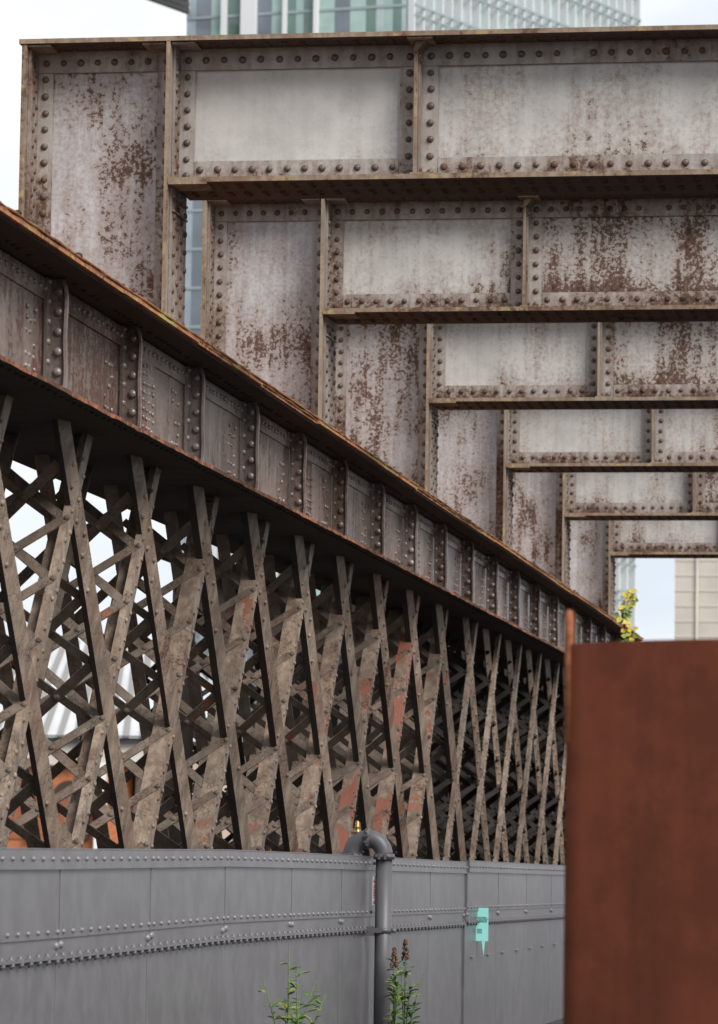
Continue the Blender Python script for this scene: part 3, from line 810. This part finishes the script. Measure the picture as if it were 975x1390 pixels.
# pale glazed roof: ridge running across
a = atY(-120, 999, BY - .8); b = atY(240, 999, BY - .8); r_ = atY(60, 872, BY + 12)
mb = MB(); mb.v += [(a.x, BY - .8, a.z), (b.x, BY - .8, a.z), (b.x - 3, BY + 12, r_.z), (a.x, BY + 12, r_.z), (a.x, BY + 24, a.z), (b.x, BY + 24, a.z)]
for f in ((0, 1, 2, 3), (3, 2, 5, 4), (1, 5, 2)): mb.face(list(f))
nb_ = 16
rf = put('roof', (mb, [plain('pale roof glazing', (.52, .53, .54), .35, var=.15, scale=.3)]), hall)
mb = MB()
for k in range(nb_ + 1):
    u = k / nb_; p = V((a.x + (b.x - a.x) * u, BY - .85, a.z + .05)); q = V((a.x + (b.x - 3 - a.x) * u, BY + 11.9, r_.z + .05)); mb.bar(p, q, (0, -.5, 1), .25, .12)
put('glazing_bar', (mb, [plain('roof bar', (.22, .21, .20), .6)]), rf)
mb = MB(); sl = atY(345, 1038, 120)
hb = thing('site_hoarding', 'small blue and white board glimpsed low through the lattice', 'board', (sl.x, 120, GROUND))
slab(mb, 325, 1030, 425, 1050, 120, .1); put('board', (mb, [plain('blue white', (.55, .62, .75), .5, var=.6, scale=3, var2=(.06, .12, .35))]), hb)
mb = MB(); 
for x in (328, 422):
    q = atY(x, 1050, 120.15); mb.box(q.x - .05, q.x + .05, 120.12, 120.22, GROUND, q.z + .3)
put('post', (mb, [dk]), hb)
# salmon brick sheds mid distance
sd = thing('brick_shed', 'low red brick shed with slate roof behind the middle of the lattice', 'building', (atY(470, 1100, 95).x, 95, GROUND))
mb = MB(); slab(mb, 345, 1060, 575, 1240, 95, 8); put('wall', (mb, [brick]), sd)
mb = MB(); q0 = atY(338, 1060, 95); q1 = atY(582, 1060, 95); mb.box(q0.x, q1.x, 94.8, 103.2, q0.z + .01, q0.z + .25); put('roof_edge', (mb, [dk]), sd)

# glass tower ----------------------------------------------------
TY = 300.0
cC = atY(552, 50, TY); cL = atY(254, 50, 303.2); cR = atY(859, 50, 336)
dL = V((cL.x - cC.x, cL.y - cC.y, 0)); dR = V((cR.x - cC.x, cR.y - cC.y, 0))
nL = V((0, 0, 1)).cross(dL).normalized(); nL = nL if nL.y < 0 else -nL
nR = V((0, 0, 1)).cross(dR).normalized(); nR = nR if nR.y < 0 else -nR
C0 = V((cC.x, cC.y, 0)); ZH = 92
tower = thing('glass_tower', 'tall green and white glass tower rising behind the topmost cross girder', 'building', (cC.x, cC.y, GROUND))
def glass(name, col, r=.12): return plain(name, col, r, var=.25, scale=.25, spec=.8)
gm = {'b': glass('slate glass', (.15, .175, .21)), 'g': glass('mint glass', (.34, .47, .43)), 'w': plain('white fin', (.62, .63, .64), .4), 's': glass('blue grey glass', (.30, .36, .40)), 'd': glass('deep green glass', (.12, .20, .17)), 'p': glass('pale glass', (.36, .43, .43)), 'l': plain('floor line', (.26, .31, .32), .5)}
mb = MB(); b0 = [C0, C0 + dL, C0 + dL + V((4, 30, 0)), C0 + dR + V((-4, 30, 0)), C0 + dR]
for z in (GROUND, ZH): mb.v += [(p.x - 0, p.y + .2, z) for p in b0]
for k in range(5): mb.face([k, (k + 1) % 5, 5 + (k + 1) % 5, 5 + k])
mb.face([5, 6, 7, 8, 9]); put('core', (mb, [gm['p']]), tower)
strips = [(254, 267, 's'), (267, 288, 'b'), (288, 304, 'g'), (304, 310, 'w'), (310, 331, 'd'), (331, 351, 'w'), (351, 371, 'b'), (371, 388, 'g'), (388, 392, 'w'), (392, 404, 'd'), (404, 414, 'g'),
          (414, 430, 'd'), (430, 435, 'w'), (435, 456, 'g'), (456, 477, 'b'), (477, 498, 'g'), (498, 512, 'd'), (512, 522, 'p'), (522, 534, 'g'), (534, 546, 'd'), (546, 552, 'p')]
for x0, x1, m in strips:
    u0, u1 = (552 - x0) / 298, (552 - x1) / 298; mb = MB()
    c = C0 + dL * ((u0 + u1) / 2); mb.obox(V((c.x, c.y, (ZH + GROUND) / 2)) + nL * (.35 if m == 'w' else .08), dL * ((u0 - u1) / 2), nL * (.3 if m == 'w' else .06), V((0, 0, (ZH - GROUND) / 2)))
    put('fin' if m == 'w' else 'glazing_strip', (mb, [gm[m]]), tower)
mb = MB()
for k in range(28):
    z = 2 + 3.2 * k; c = C0 + dL * .5; mb.obox(V((c.x, c.y, z)) + nL * .17, dL * .5, nL * .03, V((0, 0, .11)))
    c = C0 + dR * .5; mb.obox(V((c.x, c.y, z)) + nR * .82, dR * .5, nR * .05, V((0, 0, .10)))
    mb.obox(V((c.x, c.y, z - .8)) + nR * .82, dR * .5, nR * .05, V((0, 0, .05)))
put('floor_line', (mb, [gm['l']]), tower)
random.seed(6)
for k in range(26):
    u0 = k / 26; u1 = (k + 1) / 26; m = random.choice('pppgpg'); mb = MB(); c = C0 + dR * ((u0 + u1) / 2)
    mb.obox(V((c.x, c.y, (ZH + GROUND) / 2)) + nR * .1, dR * (.5 / 26), nR * .08, V((0, 0, (ZH - GROUND) / 2))); put('glazing_strip', (mb, [gm[m]]), tower)
mb = MB()
for k in range(27): c = C0 + dR * (k / 26); mb.obox(V((c.x, c.y, (ZH + GROUND) / 2)) + nR * .45, dR.normalized() * .07, nR * .3, V((0, 0, (ZH - GROUND) / 2)))
put('fin', (mb, [gm['w']]), tower)
A = atY(257.5, 18, 303.6)
def onZ(x, y, z): r = ray(x, y); return r * (z / r.z)
mb = MB(); q = [onZ(x, y, A.z) for x, y in ((257.3, 18), (196, -4), (196, -90), (256.5, -90))]
for z in (0, .9): mb.v += [(p.x, p.y, p.z + z) for p in q]
mb.face([0, 1, 2, 3]); mb.face([7, 6, 5, 4])
for k in range(4): mb.face([k, 4 + k, 4 + (k + 1) % 4, (k + 1) % 4])
for k in range(12): mb.bar(q[0].lerp(q[3], k / 12) + V((0, 0, -.06)), q[1].lerp(q[2], k / 12) + V((0, 0, -.06)), (0, 0, 1), .22, .1, 1)
put('roof_canopy', (mb, [plain('grey soffit', (.72, .70, .70), .7), plain('soffit rib', (.4, .38, .38), .7)]), tower)

# concrete block right
ct = thing('concrete_block', 'pale beige concrete tower block at the right under the lowest cross girder', 'building', (atY(1000, 900, 200).x, 200, GROUND))
con = plain('beige concrete', (.50, .46, .40), .85, var=.14, scale=.5)
a = atY(915, 1000, 200); b = atY(1180, 1000, 200)
mb = MB(); mb.box(a.x, b.x, 200, 216, GROUND, 27)
put('wall', (mb, [con]), ct)
mb = MB(); z = 1.0
while z < 26.5: mb.box(a.x - .02, b.x + .02, 199.975, 199.995, z, z + .12); z += .8
put('string_course', (mb, [plain('concrete band', (.49, .45, .39), .85)]), ct)
mb = MB(); q = atY(944, 1000, 200)
for dx in (0,): mb.box(q.x + dx, q.x + dx + .12, 199.86, 199.92, GROUND, 26.9)
put('mullion', (mb, [cream]), ct)

# ------------------------------------------------------------------ ground
mb = MB(); mb.v += [(-900, -200, GROUND), (900, -200, GROUND), (900, 1500, GROUND), (-900, 1500, GROUND)]; mb.face([0, 1, 2, 3])
g = put('ground', (mb, [plain('gravelly ground', (.05, .046, .042), .95, var=.4, scale=1.5)])); g['kind'] = 'structure'

# ------------------------------------------------------------------ light
SUN_EL, SUN_AZ = math.radians(41), math.radians(131)   # azimuth measured from +Y towards +X : right and behind the camera
sd_ = V((math.sin(SUN_AZ) * math.cos(SUN_EL), math.cos(SUN_AZ) * math.cos(SUN_EL), math.sin(SUN_EL)))
L = bpy.data.lights.new('sun', 'SUN'); L.energy = 2.7; L.angle = math.radians(30); L.color = (1, .965, .92)
lo = bpy.data.objects.new('sun', L); COL.objects.link(lo); lo.rotation_euler = (-sd_).to_track_quat('-Z', 'Y').to_euler()
w = bpy.data.worlds.new('World'); S.world = w; w.use_nodes = True; t = w.node_tree
bg = t.nodes['Background']; bg.inputs[1].default_value = .082
sky = t.nodes.new('ShaderNodeTexSky'); sky.sky_type = 'NISHITA'; sky.sun_disc = False; sky.sun_elevation = SUN_EL; sky.sun_rotation = SUN_AZ
tc = t.nodes.new('ShaderNodeTexCoord'); mp = t.nodes.new('ShaderNodeMapping'); mp.inputs['Scale'].default_value = (1, 1, 2.5); t.links.new(tc.outputs['Generated'], mp.inputs[0])
nz = t.nodes.new('ShaderNodeTexNoise'); nz.inputs['Scale'].default_value = 5.5; nz.inputs['Detail'].default_value = 5; t.links.new(mp.outputs[0], nz.inputs[0])
rp = t.nodes.new('ShaderNodeValToRGB'); rp.color_ramp.elements[0].position = .38; rp.color_ramp.elements[0].color = (.70, .77, .86, 1); rp.color_ramp.elements[1].position = .62; rp.color_ramp.elements[1].color = (1, 1, 1, 1)
t.links.new(nz.outputs[0], rp.inputs[0])
ml = t.nodes.new('ShaderNodeVectorMath'); ml.operation = 'SCALE'; ml.inputs['Scale'].default_value = 8.2; t.links.new(rp.outputs[0], ml.inputs[0])
mx = t.nodes.new('ShaderNodeMix'); mx.data_type = 'RGBA'; mx.inputs[0].default_value = .93; t.links.new(sky.outputs[0], mx.inputs[6]); t.links.new(ml.outputs[0], mx.inputs[7])
t.links.new(mx.outputs[2], bg.inputs[0])

# ------------------------------------------------------------------ camera
cam = bpy.data.cameras.new('camera'); co = bpy.data.objects.new('camera', cam); COL.objects.link(co); S.camera = co
co.matrix_world = Matrix(((_x.x, _x.y, _x.z, 0), (_y.x, _y.y, _y.z, 0), (_z.x, _z.y, _z.z, 0), (0, 0, 0, 1)))
cam.sensor_fit = 'HORIZONTAL'; cam.sensor_width = 24; cam.lens = FPX / 975 * 24; cam.clip_start = .1; cam.clip_end = 3000
cam.dof.use_dof = True; cam.dof.focus_distance = 29; cam.dof.aperture_fstop = cam.lens / 25.0
S.view_settings.view_transform = 'Standard'; S.view_settings.look = 'None'; S.view_settings.exposure = 0.74; S.view_settings.gamma = 1
S.render.resolution_x = 718; S.render.resolution_y = 1024
